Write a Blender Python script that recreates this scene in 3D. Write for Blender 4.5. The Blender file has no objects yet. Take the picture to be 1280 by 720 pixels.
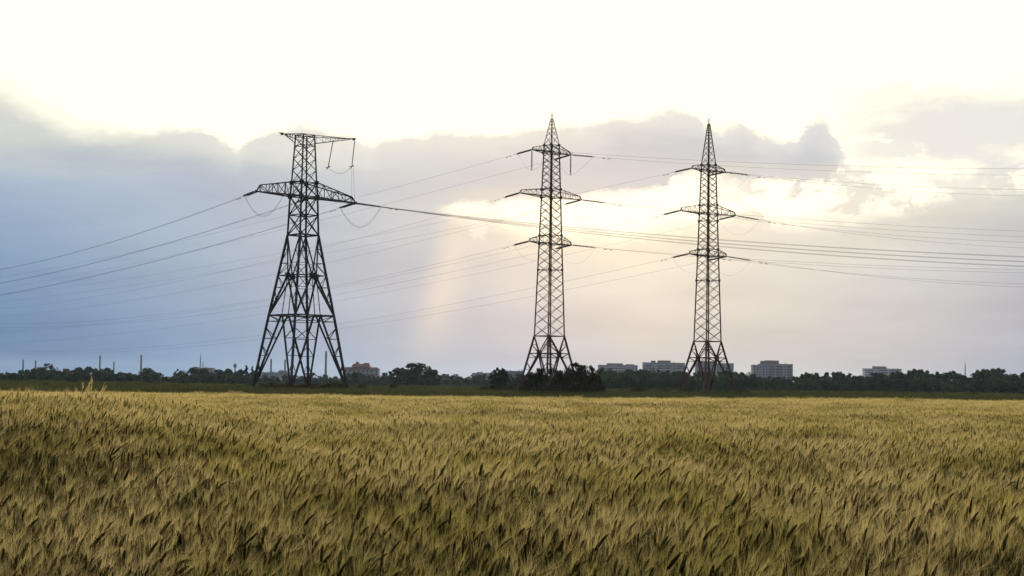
import bpy, math, random
from math import sin, cos, pi, radians, atan2, asin, sqrt, exp, floor
from mathutils import Vector, Matrix, noise as mnoise

random.seed(11)
S = bpy.context.scene
COL = S.collection
HALF = 640.0
FPX = 2000.0           # focal length in pixels of a 1280 px wide picture

# ------------------------------------------------------------------ camera
PITCH = math.atan(115.5 / FPX)
ROLL = 0.0135
CAMLOC = Vector((0, 0, 2.0))
cam_rot = (Matrix.Rotation(PITCH, 3, 'X') @ Matrix.Rotation(radians(90), 3, 'X')) @ Matrix.Rotation(ROLL, 3, 'Z')
cd = bpy.data.cameras.new('camera')
cam = bpy.data.objects.new('camera', cd)
COL.objects.link(cam)
cam.matrix_world = Matrix.Translation(CAMLOC) @ cam_rot.to_4x4()
cd.sensor_width = 36.0
cd.lens = 36.0 * FPX / 1280.0
cd.clip_start = 0.1
cd.clip_end = 30000
S.camera = cam

def ray(x, y):
    return (cam_rot @ Vector(((x - 640) / FPX, -(y - 360) / FPX, -1))).normalized()
def at(x, y, Y):
    """world point on the sight line of a measured photo point at distance Y"""
    r = ray(x, y)
    return CAMLOC + r * (Y / r.y)
def hor(x):
    """photo row of the horizon in column x"""
    lo, hi = 300.0, 600.0
    for _ in range(40):
        m = (lo + hi) / 2
        if ray(x, m).z > 0: lo = m
        else: hi = m
    return lo
def X_at(x, Y):
    return at(x, hor(x), Y).x
def Z_at(x, y, Y):
    return at(x, y, Y).z
def UV(x, y):
    r = ray(x, y)
    return 2 * atan2(r.x, r.y), 2 * asin(r.z)

def sstep(a, b, x):
    t = max(0.0, min(1.0, (x - a) / (b - a)))
    return t * t * (3 - 2 * t)

def ground_z(x, y):
    z = -1.5 * sstep(300, 600, y)
    z += 0.50 * sstep(-0.13, -0.27, x / max(y, 5)) * sstep(12, 22, y) * sstep(64, 30, y)
    if 25 < y < 330:
        z += 0.06 * mnoise.noise(Vector((x * .03, y * .02, 3.1))) * sstep(25, 60, y)
    return z

# ------------------------------------------------------------------ helpers
def tag(o, label=None, cat=None, group=None, kind=None):
    if label: o['label'] = label
    if cat: o['category'] = cat
    if group: o['group'] = group
    if kind: o['kind'] = kind
    return o

def empty(name, loc, rz=0.0, label=None, cat=None, group=None):
    o = bpy.data.objects.new(name, None)
    COL.objects.link(o)
    o.location = loc
    o.rotation_euler = (0, 0, rz)
    o.empty_display_size = 0.5
    return tag(o, label, cat, group)

class MB:
    def __init__(s):
        s.v = []; s.f = []; s.m = []
    def quad(s, a, b, c, d, mi=0):
        n = len(s.v); s.v += [tuple(a), tuple(b), tuple(c), tuple(d)]; s.f.append((n, n+1, n+2, n+3)); s.m.append(mi)
    def tri(s, a, b, c, mi=0):
        n = len(s.v); s.v += [tuple(a), tuple(b), tuple(c)]; s.f.append((n, n+1, n+2)); s.m.append(mi)
    def bar(s, p, q, w, mi=0, w2=None):
        p = Vector(p); q = Vector(q)
        d = q - p
        if d.length < 1e-6: return
        d.normalize()
        up = Vector((0, 0, 1)) if abs(d.z) < .95 else Vector((1, 0, 0))
        a = d.cross(up).normalized(); b = d.cross(a).normalized()
        n = len(s.v)
        w2 = w if w2 is None else w2
        for c, ww in ((p, w), (q, w2)):
            for i, j in ((-1, -1), (1, -1), (1, 1), (-1, 1)):
                s.v.append(tuple(c + a * (i * ww / 2) + b * (j * ww / 2)))
        for k in range(4):
            k2 = (k + 1) % 4
            s.f.append((n+k, n+k2, n+4+k2, n+4+k)); s.m.append(mi)
        s.f.append((n+3, n+2, n+1, n)); s.m.append(mi)
        s.f.append((n+4, n+5, n+6, n+7)); s.m.append(mi)
    def tube(s, pts, rad, sides=6, mi=0, cap=True):
        pts = [Vector(p) for p in pts]
        if not hasattr(rad, '__len__'): rad = [rad] * len(pts)
        n0 = len(s.v)
        for i, p in enumerate(pts):
            t = (pts[min(i+1, len(pts)-1)] - pts[max(i-1, 0)]).normalized()
            up = Vector((0, 0, 1)) if abs(t.z) < .95 else Vector((1, 0, 0))
            a = t.cross(up).normalized(); b = a.cross(t).normalized()
            for k in range(sides):
                an = 2 * pi * k / sides
                s.v.append(tuple(p + a * (cos(an) * rad[i]) + b * (sin(an) * rad[i])))
        for i in range(len(pts) - 1):
            for k in range(sides):
                k2 = (k + 1) % sides
                s.f.append((n0+i*sides+k, n0+i*sides+k2, n0+(i+1)*sides+k2, n0+(i+1)*sides+k)); s.m.append(mi)
        if cap:
            s.f.append(tuple(n0 + k for k in range(sides))[::-1]); s.m.append(mi)
            e = n0 + (len(pts) - 1) * sides
            s.f.append(tuple(e + k for k in range(sides))); s.m.append(mi)
    def box(s, x0, x1, y0, y1, z0, z1, mi=0):
        n = len(s.v)
        s.v += [(x0,y0,z0),(x1,y0,z0),(x1,y1,z0),(x0,y1,z0),(x0,y0,z1),(x1,y0,z1),(x1,y1,z1),(x0,y1,z1)]
        for f in ((3,2,1,0),(4,5,6,7),(0,1,5,4),(1,2,6,5),(2,3,7,6),(3,0,4,7)):
            s.f.append(tuple(n+i for i in f)); s.m.append(mi)
    def mesh(s, name, mats):
        me = bpy.data.meshes.new(name)
        me.from_pydata(s.v, [], s.f)
        if not isinstance(mats, (list, tuple)): mats = [mats]
        for m in mats: me.materials.append(m)
        if len(mats) > 1: me.polygons.foreach_set('material_index', s.m)
        me.update()
        return me
    def build(s, name, mats, parent=None):
        o = bpy.data.objects.new(name, s.mesh(name, mats))
        COL.objects.link(o)
        if parent is not None: o.parent = parent
        return o

def copy_tree(o, parent=None):
    c = o.copy(); COL.objects.link(c)
    c.parent = parent
    for ch in o.children: copy_tree(ch, c)
    return c

# ------------------------------------------------------------------ node helper
class NT:
    def __init__(s, tree): s.t = tree; s.l = tree.links
    def n(s, typ, **kw):
        nd = s.t.nodes.new(typ)
        for k, v in kw.items(): setattr(nd, k, v)
        return nd
    def put(s, sock, v):
        if isinstance(v, bpy.types.NodeSocket): s.l.new(v, sock)
        else:
            try: sock.default_value = v
            except Exception: sock.default_value = (v[0], v[1], v[2], 1) if len(v) == 3 else v
    def m(s, op, a, b=None, c=None, clamp=False):
        nd = s.n('ShaderNodeMath', operation=op, use_clamp=clamp)
        s.put(nd.inputs[0], a)
        if b is not None: s.put(nd.inputs[1], b)
        if c is not None: s.put(nd.inputs[2], c)
        return nd.outputs[0]
    def ss(s, x, a, b, o0=0.0, o1=1.0):
        nd = s.n('ShaderNodeMapRange', interpolation_type='SMOOTHSTEP')
        s.put(nd.inputs[0], x)
        for i, v in ((1, a), (2, b), (3, o0), (4, o1)): s.put(nd.inputs[i], v)
        return nd.outputs[0]
    def lin(s, x, a, b, o0=0.0, o1=1.0):
        nd = s.n('ShaderNodeMapRange', interpolation_type='LINEAR')
        s.put(nd.inputs[0], x)
        for i, v in ((1, a), (2, b), (3, o0), (4, o1)): s.put(nd.inputs[i], v)
        return nd.outputs[0]
    def mix(s, f, a, b, blend='MIX'):
        nd = s.n('ShaderNodeMix', data_type='RGBA', blend_type=blend)
        nd.clamp_result = False
        s.put(nd.inputs[0], f)
        s.put(nd.inputs[6], a if isinstance(a, bpy.types.NodeSocket) else (*a, 1))
        s.put(nd.inputs[7], b if isinstance(b, bpy.types.NodeSocket) else (*b, 1))
        return nd.outputs[2]
    def noise(s, vec, scale, detail=4, rough=.55, dist=0.0):
        nd = s.n('ShaderNodeTexNoise')
        if vec is not None: s.put(nd.inputs['Vector'], vec)
        nd.inputs['Scale'].default_value = scale
        nd.inputs['Detail'].default_value = detail
        nd.inputs['Roughness'].default_value = rough
        nd.inputs['Distortion'].default_value = dist
        return nd.outputs['Fac']
    def xyz(s, x, y, z=0.0):
        nd = s.n('ShaderNodeCombineXYZ')
        for i, v in enumerate((x, y, z)): s.put(nd.inputs[i], v)
        return nd.outputs[0]
    def ramp(s, f, stops, interp='LINEAR'):
        nd = s.n('ShaderNodeValToRGB')
        cr = nd.color_ramp; cr.interpolation = interp
        while len(cr.elements) < len(stops): cr.elements.new(0.5)
        for e, (p, c) in zip(cr.elements, stops):
            e.position = p
        for e, (p, c) in zip(cr.elements, stops):
            e.color = (*c, 1)
        s.put(nd.inputs[0], f)
        return nd.outputs[0]

def new_mat(name):
    m = bpy.data.materials.new(name); m.use_nodes = True
    t = m.node_tree; t.nodes.clear()
    out = t.nodes.new('ShaderNodeOutputMaterial')
    return m, NT(t), out

def lin(c):   # sRGB 0..255 to linear
    return tuple((x/255/12.92) if x/255 <= .04045 else ((x/255+.055)/1.055)**2.4 for x in c)

def principled(name, col, rough=.7, metal=0.0, var=None, vscale=1.0, spec=.4, coord='Object', bump=0.0):
    m, N, out = new_mat(name)
    p = N.n('ShaderNodeBsdfPrincipled')
    p.inputs['Roughness'].default_value = rough
    p.inputs['Metallic'].default_value = metal
    p.inputs['Specular IOR Level'].default_value = spec
    if var is None:
        p.inputs['Base Color'].default_value = (*col, 1)
    else:
        tc = N.n('ShaderNodeTexCoord')
        f = N.noise(tc.outputs[coord], vscale, 5, .6)
        f = N.ss(f, .3, .7)
        N.put(p.inputs['Base Color'], N.mix(f, col, var))
        if bump:
            b = N.n('ShaderNodeBump'); b.inputs['Strength'].default_value = bump
            N.put(b.inputs['Height'], f); N.l.new(b.outputs[0], p.inputs['Normal'])
    N.l.new(p.outputs[0], out.inputs['Surface'])
    return m

# ------------------------------------------------------------------ world
W = bpy.data.worlds.new('World'); S.world = W; W.use_nodes = True
wt = W.node_tree; wt.nodes.clear()
N = NT(wt)
wout = wt.nodes.new('ShaderNodeOutputWorld')
SUNPX = (702, 262)
sr = ray(*SUNPX)
SUN_EL = asin(sr.z); SUN_AZ = atan2(sr.x, sr.y)
sky = N.n('ShaderNodeTexSky', sky_type='NISHITA')
sky.sun_disc = False
sky.sun_elevation = SUN_EL
sky.sun_rotation = SUN_AZ
sky.air_density = 1.2; sky.dust_density = 3.0; sky.ozone_density = 1.5
tc = N.n('ShaderNodeTexCoord')
sep = N.n('ShaderNodeSeparateXYZ'); N.l.new(tc.outputs['Generated'], sep.inputs[0])
dx, dy, dz = sep.outputs
U = N.m('MULTIPLY', N.m('ARCTAN2', dx, dy), 2.0)
V = N.m('MULTIPLY', N.m('ARCSINE', dz), 2.0)
P0_ = N.xyz(U, N.m('MULTIPLY', V, 1.7), 0.0)
wrp = N.n('ShaderNodeTexNoise'); N.put(wrp.inputs['Vector'], P0_); wrp.inputs['Scale'].default_value = 22; wrp.inputs['Detail'].default_value = 6; wrp.inputs['Roughness'].default_value = .6
wsep = N.n('ShaderNodeSeparateXYZ'); N.l.new(wrp.outputs['Color'], wsep.inputs[0])
far_r = N.ss(U, .05, .28, .010, .034)
UW = N.m('ADD', U, N.m('MULTIPLY', N.m('SUBTRACT', wsep.outputs[0], .5), far_r))
VW = N.m('ADD', V, N.m('MULTIPLY', N.m('SUBTRACT', wsep.outputs[1], .5), N.m('MULTIPLY', far_r, .8)))
P = N.xyz(UW, N.m('MULTIPLY', VW, 1.7), 0.0)
n_big = N.m('SUBTRACT', N.noise(P, 5.0, 6, .55), .5)
n_mid = N.m('SUBTRACT', N.noise(P, 16.0, 7, .6), .5)
n_fine = N.m('SUBTRACT', N.noise(P, 42.0, 5, .62), .5)
n_streak = N.m('SUBTRACT', N.noise(N.xyz(U, N.m('MULTIPLY', V, 6.0), 3.3), 4.0, 5, .55), .5)
UN = N.lin(UW, -.8, .8)           # 0..1

def curve_U(pts):
    """float curve through photo points (px, py): elevation V as a function of azimuth U"""
    nd = N.n('ShaderNodeFloatCurve')
    c = nd.mapping.curves[0]
    P_ = []
    for x, y in pts:
        u, v = UV(x, y); P_.append(((u + .8) / 1.6, v))
    P_.sort()
    c.points[0].location = (0, P_[0][1]); c.points[1].location = (1, P_[-1][1])
    for a, b in P_: c.points.new(a, b)
    for q in c.points: q.handle_type = 'AUTO_CLAMPED'
    nd.mapping.update()
    N.put(nd.inputs['Value'], UN)
    return nd.outputs[0]

def ramp_row(y, stops):
    st = []
    for x, c in stops:
        u, v = UV(x, y); st.append(((u + .8) / 1.6, lin(c)))
    return N.ramp(UN, st), UV(640, y)[1]

rows = [
    ramp_row(462, [(-100,(67,113,160)),(60,(77,121,167)),(250,(101,143,184)),(420,(138,164,193)),(540,(167,178,196)),(640,(180,186,203)),(800,(197,195,196)),(1000,(195,194,195)),(1130,(187,187,193)),(1280,(163,166,183)),(1380,(155,159,179))]),
    ramp_row(400, [(-100,(91,135,180)),(60,(101,141,182)),(250,(123,157,192)),(420,(150,172,197)),(540,(169,182,200)),(640,(190,194,205)),(800,(207,206,202)),(1000,(203,203,201)),(1130,(195,196,200)),(1280,(175,179,192)),(1380,(167,172,187))]),
    ramp_row(330, [(-100,(117,153,190)),(60,(127,161,194)),(250,(145,171,198)),(420,(162,180,201)),(540,(175,188,203)),(640,(204,205,205)),(800,(221,219,208)),(1000,(211,212,208)),(1130,(203,206,206)),(1280,(189,194,202)),(1380,(179,186,197))]),
    ramp_row(262, [(-100,(147,171,198)),(60,(153,175,202)),(250,(161,181,204)),(420,(174,189,207)),(540,(193,200,208)),(640,(234,224,204)),(740,(246,236,208)),(850,(232,226,208)),(1000,(226,223,210)),(1130,(220,219,209)),(1280,(208,209,205))]),
    ramp_row(240, [(-100,(157,178,202)),(60,(161,181,204)),(250,(167,185,206)),(420,(178,192,207)),(540,(189,197,208)),(640,(198,201,208)),(740,(200,202,208)),(840,(200,203,208)),(880,(226,222,210)),(1000,(222,220,211)),(1130,(222,222,212)),(1280,(212,213,208))]),
    ramp_row(200, [(-100,(193,202,205)),(60,(195,204,206)),(250,(197,206,208)),(420,(200,207,210)),(540,(196,203,209)),(640,(198,202,209)),(760,(190,195,207)),(900,(188,197,207)),(1020,(188,196,208)),(1130,(228,230,220)),(1280,(222,225,218))]),
    ramp_row(165, [(-100,(213,216,211)),(60,(215,218,212)),(250,(213,216,211)),(420,(214,216,213)),(540,(210,212,212)),(640,(208,211,212)),(760,(196,202,209)),(900,(194,202,209)),(1020,(192,200,209)),(1130,(232,235,226)),(1280,(226,229,223))]),
    ramp_row(100, [(-100,(234,237,220)),(60,(234,237,220)),(250,(228,228,214)),(420,(225,224,215)),(540,(222,224,218)),(760,(206,212,214)),(900,(206,212,216)),(1130,(238,242,232)),(1280,(232,236,228))]),
]
vv = N.m('ADD', V, N.m('MULTIPLY', n_streak, .075))
base = rows[0][0]
for i in range(1, len(rows)):
    base = N.mix(N.lin(vv, rows[i-1][1], rows[i][1]), base, rows[i][0])
# faint mottling of the overcast
mott = N.m('ADD', 1.0, N.m('MULTIPLY', n_streak, .27))
mott = N.m('ADD', mott, N.m('MULTIPLY', n_big, .07))
cm = N.n('ShaderNodeVectorMath', operation='SCALE')
N.put(cm.inputs[0], base); N.put(cm.inputs['Scale'], mott)
base = cm.outputs[0]

BRIGHT = (1.22, 1.19, 0.95)
# main cloud bank: everything under this outline is cloud
T1 = curve_U([(-60,62),(0,84),(50,112),(100,136),(150,148),(230,158),(283,170),(297,180),(310,168),(380,160),(430,166),(462,178),(480,168),(540,164),(600,160),(640,158),(700,156),(752,154),(765,146),(800,142),(850,134),(872,138),(885,152),(925,150),(940,158),(952,166),(985,168),(998,164),(1010,150),(1030,146),(1042,160),(1058,196),(1085,200),(1110,195),(1150,205),(1200,212),(1240,205),(1290,200),(1400,200)])
edge = N.m('ADD', N.m('SUBTRACT', T1, VW), N.m('ADD', N.m('ADD', N.m('MULTIPLY', n_mid, .034), N.m('MULTIPLY', n_fine, .014)), N.m('MULTIPLY', n_big, .012)))
softL = N.ss(U, *[UV(a, 150)[0] for a in (60, 250)], .055, .012)
m1 = N.ss(edge, 0.0, softL)
col = N.mix(m1, BRIGHT, base)
# pale rim glow along the outline
rim = N.m('MULTIPLY', N.ss(edge, .05, .0), m1)
rimf = N.ss(edge, .016, .0)
rim = N.m('MULTIPLY', rim, .40)
rim = N.m('MAXIMUM', rim, N.m('MULTIPLY', N.m('MULTIPLY', rimf, m1), .8))
col = N.mix(rim, col, (.97, .94, .86))
# bright opening under the dark bank
G1 = curve_U([(500,262),(548,256),(575,251),(620,249),(680,243),(760,236),(830,232),(842,216),(860,212),(900,214),(960,220),(1030,222),(1044,205),(1054,180),(1075,160),(1095,160),(1120,172),(1150,176),(1185,205),(1215,212),(1250,205),(1285,200),(1400,205)])
G2 = curve_U([(500,258),(548,257),(575,266),(620,276),(680,290),(760,292),(840,284),(900,276),(960,270),(1030,272),(1075,268),(1110,262),(1150,255),(1190,240),(1230,232),(1285,228),(1400,225)])
up = N.m('ADD', N.m('SUBTRACT', G1, VW), N.m('ADD', N.m('MULTIPLY', n_fine, .016), N.m('MULTIPLY', n_mid, .026)))
dn = N.m('ADD', N.m('SUBTRACT', VW, G2), N.m('MULTIPLY', n_mid, .045))
rightness = N.ss(U, UV(840, 200)[0], UV(960, 200)[0])
gm = N.m('MULTIPLY', N.ss(up, -.002, .010), N.ss(dn, -.022, .014))
gm = N.m('MULTIPLY', gm, N.ss(U, UV(535, 260)[0], UV(575, 260)[0]))
motR = N.ss(N.m('ADD', N.noise(P, 15.0, 9, .68, .3), N.m('MULTIPLY', n_big, .6)), .43, .53)
gm = N.m('MULTIPLY', gm, N.mix(rightness, (1, 1, 1), N.mix(.10, motR, (1, 1, 1))))
# clear the upper cloud below the dark bank only
col = N.mix(gm, col, (1.25, 1.17, .95))
# soft veil of grey cloud high on the right
u0, v0 = UV(1190, 165)
ru = N.m('DIVIDE', N.m('SUBTRACT', U, u0), .27); rv = N.m('DIVIDE', N.m('SUBTRACT', V, v0), .062)
rr = N.m('SQRT', N.m('ADD', N.m('MULTIPLY', ru, ru), N.m('MULTIPLY', rv, rv)))
veil = N.ss(N.m('ADD', rr, N.m('ADD', N.m('MULTIPLY', n_mid, -1.1), N.m('MULTIPLY', n_streak, -1.3))), 1.1, .35)
veil = N.m('MULTIPLY', veil, N.ss(U, UV(1010, 150)[0], UV(1100, 150)[0]))
veil = N.m('MULTIPLY', veil, N.m('SUBTRACT', 1.0, N.m('MULTIPLY', gm, .8)))
col = N.mix(N.m('MULTIPLY', veil, .80), col, lin((220, 220, 222)))
# small bright fleck under the opening
uf, vf = UV(594, 290)
fu = N.m('DIVIDE', N.m('SUBTRACT', U, uf), .016); fv = N.m('DIVIDE', N.m('SUBTRACT', V, vf), .011)
fl = N.m('ADD', N.m('MULTIPLY', fu, fu), N.m('MULTIPLY', fv, fv))
fl = N.ss(N.m('ADD', fl, N.m('ADD', N.m('MULTIPLY', n_mid, -4.0), N.m('MULTIPLY', n_fine, -7.0))), 1.1, .0)
col = N.mix(N.m('MULTIPLY', fl, .55), col, (.98, .90, .78))
# rays of light falling from the opening
ua, va = UV(575, 266); ub, vb = UV(498, 455); uc, vc = UV(640, 455)
tv = N.lin(V, va, vb)
left_e = N.lin(tv, 0, 1, UV(556, 266)[0], UV(500, 455)[0])
right_e = N.lin(tv, 0, 1, UV(612, 266)[0], UV(572, 455)[0])
sh = N.m('MULTIPLY', N.ss(N.m('SUBTRACT', U, left_e), -.016, .03), N.ss(N.m('SUBTRACT', right_e, U), -.012, .045))
sh = N.m('MULTIPLY', sh, N.m('MULTIPLY', N.ss(V, va + .012, va - .02), N.ss(V, vb - .03, vb + .10)))
col = N.mix(N.m('MULTIPLY', sh, .52), col, lin((240, 226, 208)))
# glow round the hidden sun
us, vs = UV(*SUNPX)
gu = N.m('DIVIDE', N.m('SUBTRACT', U, us), .22); gv = N.m('DIVIDE', N.m('SUBTRACT', V, vs), .13)
g2 = N.m('ADD', N.m('MULTIPLY', gu, gu), N.m('MULTIPLY', gv, gv))
glow = N.m('POWER', 2.718, N.m('MULTIPLY', g2, -1.0))
col = N.mix(N.m('MULTIPLY', glow, .05), col, (1.1, .93, .72))
# higher up the bright sky fades to pale cloud; behind the viewer dull evening grey
hi = N.ss(V, .55, 1.5)
col = N.mix(hi, col, (.50, .53, .58))
back = N.ss(dy, .62, -.25)
col = N.mix(N.m('MULTIPLY', back, N.ss(dz, .95, .45)), col, (.13, .155, .21))
# thin clear-sky share from the Sky Texture
nis = N.n('ShaderNodeVectorMath', operation='SCALE')
N.l.new(sky.outputs[0], nis.inputs[0]); nis.inputs['Scale'].default_value = 0.10
col = N.mix(.04, col, nis.outputs[0])
bg = N.n('ShaderNodeBackground'); N.put(bg.inputs[0], col); bg.inputs[1].default_value = 1.0
N.l.new(bg.outputs[0], wout.inputs['Surface'])

sl = bpy.data.lights.new('sun', 'SUN'); sl.energy = 2.8; sl.angle = radians(10); sl.color = (1, .86, .66)
so = bpy.data.objects.new('sun', sl); COL.objects.link(so)
so.rotation_euler = (-sr).to_track_quat('-Z', 'Y').to_euler()
so.location = (0, 0, 60)

S.view_settings.view_transform = 'Standard'
S.view_settings.look = 'None'
S.view_settings.exposure = 0
S.view_settings.gamma = 1

# ------------------------------------------------------------------ materials
M = {}
M['steel'] = principled('steel_dark', (.035, .036, .04), .75, 0.0, (.06, .05, .045), 1.3, .25)
M['steel_rust'] = principled('steel_rusty', (.10, .062, .050), .8, 0.0, (.17, .095, .070), 1.5, .25)
M['porcelain'] = principled('porcelain', (.055, .035, .028), .45)
M['wire'] = principled('aluminium_wire', (.10, .10, .10), .7, 0.0, None, 1, .2)
M['bark'] = principled('bark', (.06, .045, .035), .9, 0, (.1, .08, .06), 4)
M['concrete'] = principled('concrete', (.30, .31, .33), .9, 0, (.24, .25, .27), .15)
M['panel_wall'] = principled('panel_wall', (.38, .35, .42), .9, 0, (.30, .28, .36), .12)
M['panel_blue'] = principled('panel_blue', (.17, .22, .31), .9, 0, (.14, .18, .26), .12)
M['panel_white'] = principled('panel_white', (.70, .70, .74), .9, 0, (.6, .6, .64), .2)
M['loggia'] = principled('loggia_shade', (.12, .12, .15), .9)
M['glass'] = principled('window_glass', (.04, .05, .07), .15)
M['roof_red'] = principled('roof_red', (.30, .10, .10), .85, 0, (.24, .085, .085), .3)
M['brick'] = principled('brick_old', (.30, .17, .14), .9, 0, (.24, .14, .12), .2)
M['chimney'] = principled('chimney_concrete', (.16, .16, .18), .9, 0, (.11, .11, .13), .2)

def leaf_mat(name, c1, c2, c3, transl=.3):
    m, N, out = new_mat(name)
    oi = N.n('ShaderNodeObjectInfo')
    ge = N.n('ShaderNodeNewGeometry')
    f = N.noise(ge.outputs['Position'], (.05 if name == 'meadow' else .35), 3, .5)
    c = N.mix(N.ss(f, .35, .65), c1, c2)
    c = N.mix(N.m('MULTIPLY', N.m('POWER', oi.outputs['Random'], 1.5), .6), c, c3)
    r = N.m('MULTIPLY_ADD', ge.outputs['Random Per Island'], .7, .65)
    sc = N.n('ShaderNodeVectorMath', operation='SCALE'); N.put(sc.inputs[0], c); N.put(sc.inputs['Scale'], r)
    d = N.n('ShaderNodeBsdfDiffuse'); t = N.n('ShaderNodeBsdfTranslucent')
    N.put(d.inputs[0], sc.outputs[0]); N.put(t.inputs[0], sc.outputs[0])
    mx = N.n('ShaderNodeMixShader'); mx.inputs[0].default_value = transl
    N.l.new(d.outputs[0], mx.inputs[1]); N.l.new(t.outputs[0], mx.inputs[2])
    N.l.new(mx.outputs[0], out.inputs['Surface'])
    return m
M['leaf_far'] = leaf_mat('leaf_far', (.045, .080, .045), (.075, .115, .050), (.095, .105, .070))
M['leaf_dark'] = leaf_mat('leaf_dark', (.045, .050, .026), (.065, .065, .032), (.07, .055, .038), .3)
M['leaf_brown'] = leaf_mat('leaf_brown', (.060, .042, .028), (.085, .062, .040), (.07, .07, .035), .3)
M['meadow'] = leaf_mat('meadow_blades', (.030, .062, .015), (.12, .12, .045), (.14, .13, .06), .35)

# wheat materials, coloured by where the plant stands
def wheat_mat(name, ca, cb, cc, transl, vr=.5):
    m, N, out = new_mat(name)
    ge = N.n('ShaderNodeNewGeometry'); oi = N.n('ShaderNodeObjectInfo')
    mp = N.n('ShaderNodeMapping'); mp.inputs['Scale'].default_value = (.50, .26, 0)
    N.l.new(ge.outputs['Position'], mp.inputs[0])
    f = N.noise(mp.outputs[0], 1.0, 4, .6)
    c = N.mix(N.ss(f, .40, .60), ca, cb)
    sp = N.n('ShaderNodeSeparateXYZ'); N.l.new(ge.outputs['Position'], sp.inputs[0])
    near_shade = N.ss(N.m('ADD', sp.outputs[1], N.m('MULTIPLY', f, 30.0)), 12.0, 60.0, .76, 1.0)   # shade among the near stalks, painted in as a darker plant colour
    rs = N.n('ShaderNodeVectorMath', operation='SCALE'); N.put(rs.inputs[0], c); N.put(rs.inputs['Scale'], near_shade); c = rs.outputs[0]
    f2 = N.noise(ge.outputs['Position'], 3.5, 2, .5)
    c = N.mix(N.m('MULTIPLY', N.ss(f2, .5, .75), .8), c, cc)
    r = N.m('MULTIPLY_ADD', ge.outputs['Random Per Island'], vr, 1 - vr / 2)
    sc = N.n('ShaderNodeVectorMath', operation='SCALE'); N.put(sc.inputs[0], c); N.put(sc.inputs['Scale'], r)
    d = N.n('ShaderNodeBsdfDiffuse'); t = N.n('ShaderNodeBsdfTranslucent')
    N.put(d.inputs[0], sc.outputs[0]); N.put(t.inputs[0], sc.outputs[0])
    mx = N.n('ShaderNodeMixShader'); mx.inputs[0].default_value = transl
    N.l.new(d.outputs[0], mx.inputs[1]); N.l.new(t.outputs[0], mx.inputs[2])
    N.l.new(mx.outputs[0], out.inputs['Surface'])
    return m
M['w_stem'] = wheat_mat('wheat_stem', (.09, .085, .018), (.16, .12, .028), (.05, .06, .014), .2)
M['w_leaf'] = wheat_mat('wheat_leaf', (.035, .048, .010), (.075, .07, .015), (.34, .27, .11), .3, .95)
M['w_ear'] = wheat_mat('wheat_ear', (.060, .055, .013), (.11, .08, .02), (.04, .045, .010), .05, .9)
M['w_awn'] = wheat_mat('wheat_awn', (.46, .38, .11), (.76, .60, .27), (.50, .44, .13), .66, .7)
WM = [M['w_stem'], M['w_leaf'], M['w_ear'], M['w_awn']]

# ------------------------------------------------------------------ ground
def ground_mat():
    m, N, out = new_mat('ground_soil_and_grass')
    ge = N.n('ShaderNodeNewGeometry')
    sp = N.n('ShaderNodeSeparateXYZ'); N.l.new(ge.outputs['Position'], sp.inputs[0])
    y = sp.outputs[1]
    mp = N.n('ShaderNodeMapping'); mp.inputs['Scale'].default_value = (.02, .05, 0)
    N.l.new(ge.outputs['Position'], mp.inputs[0])
    f = N.noise(mp.outputs[0], 1.0, 5, .6)
    f2 = N.noise(ge.outputs['Position'], .8, 4, .6)
    grass = N.mix(N.ss(f, .35, .65), (.035, .055, .018), (.075, .075, .03))
    grass = N.mix(N.m('MULTIPLY', f2, .5), grass, (.05, .05, .025))
    soil = N.mix(f2, (.05, .04, .025), (.09, .075, .045))
    c = N.mix(N.ss(y, 84, 90), soil, grass)
    p = N.n('ShaderNodeBsdfDiffuse'); N.put(p.inputs[0], c)
    N.l.new(p.outputs[0], out.inputs['Surface'])
    return m
g = MB()
xs = [-6000, -3000, -1500, -800, -500] + [-400 + 10 * i for i in range(81)] + [500, 800, 1500, 3000, 6000]
ys = [-200, -60, -20, 0] + [5 + 5 * i for i in range(28)] + [150 + 15 * i for i in range(36)] + [720, 800, 1000, 1400, 2000, 3000, 4500, 7000]
nx = len(xs)
for yy in ys:
    for xx in xs: g.v.append((xx, yy, ground_z(xx, yy)))
for j in range(len(ys) - 1):
    for i in range(nx - 1):
        a = j * nx + i; g.f.append((a, a + 1, a + nx + 1, a + nx)); g.m.append(0)
ground = g.build('ground', ground_mat())
for p_ in ground.data.polygons: p_.use_smooth = True
tag(ground, 'flat ground of soil and meadow under wheat field', 'ground', kind='structure')

# pale track on the far side of the meadow
tr = MB()
tp = [(-420, 452), (-200, 458), (-60, 470), (60, 486), (200, 500), (420, 520)]
def trk(t):
    i = min(int(t * (len(tp) - 1)), len(tp) - 2); k = t * (len(tp) - 1) - i
    return tp[i][0] * (1 - k) + tp[i+1][0] * k, tp[i][1] * (1 - k) + tp[i+1][1] * k
for i in range(100):
    (x0, y0), (x1, y1) = trk(i / 100), trk((i + 1) / 100)
    w0 = 12
    tr.quad((x0, y0, ground_z(x0, y0) + .12), (x1, y1, ground_z(x1, y1) + .12), (x1, y1 + w0, ground_z(x1, y1 + w0) + .12), (x0, y0 + w0, ground_z(x0, y0 + w0) + .12))
o = tr.build('dirt_road', principled('dry_dirt', (.24, .225, .20), .95, 0, (.12, .13, .09), .06))
tag(o, 'pale dirt road along the far side of the green meadow', 'road', kind='structure')

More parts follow.
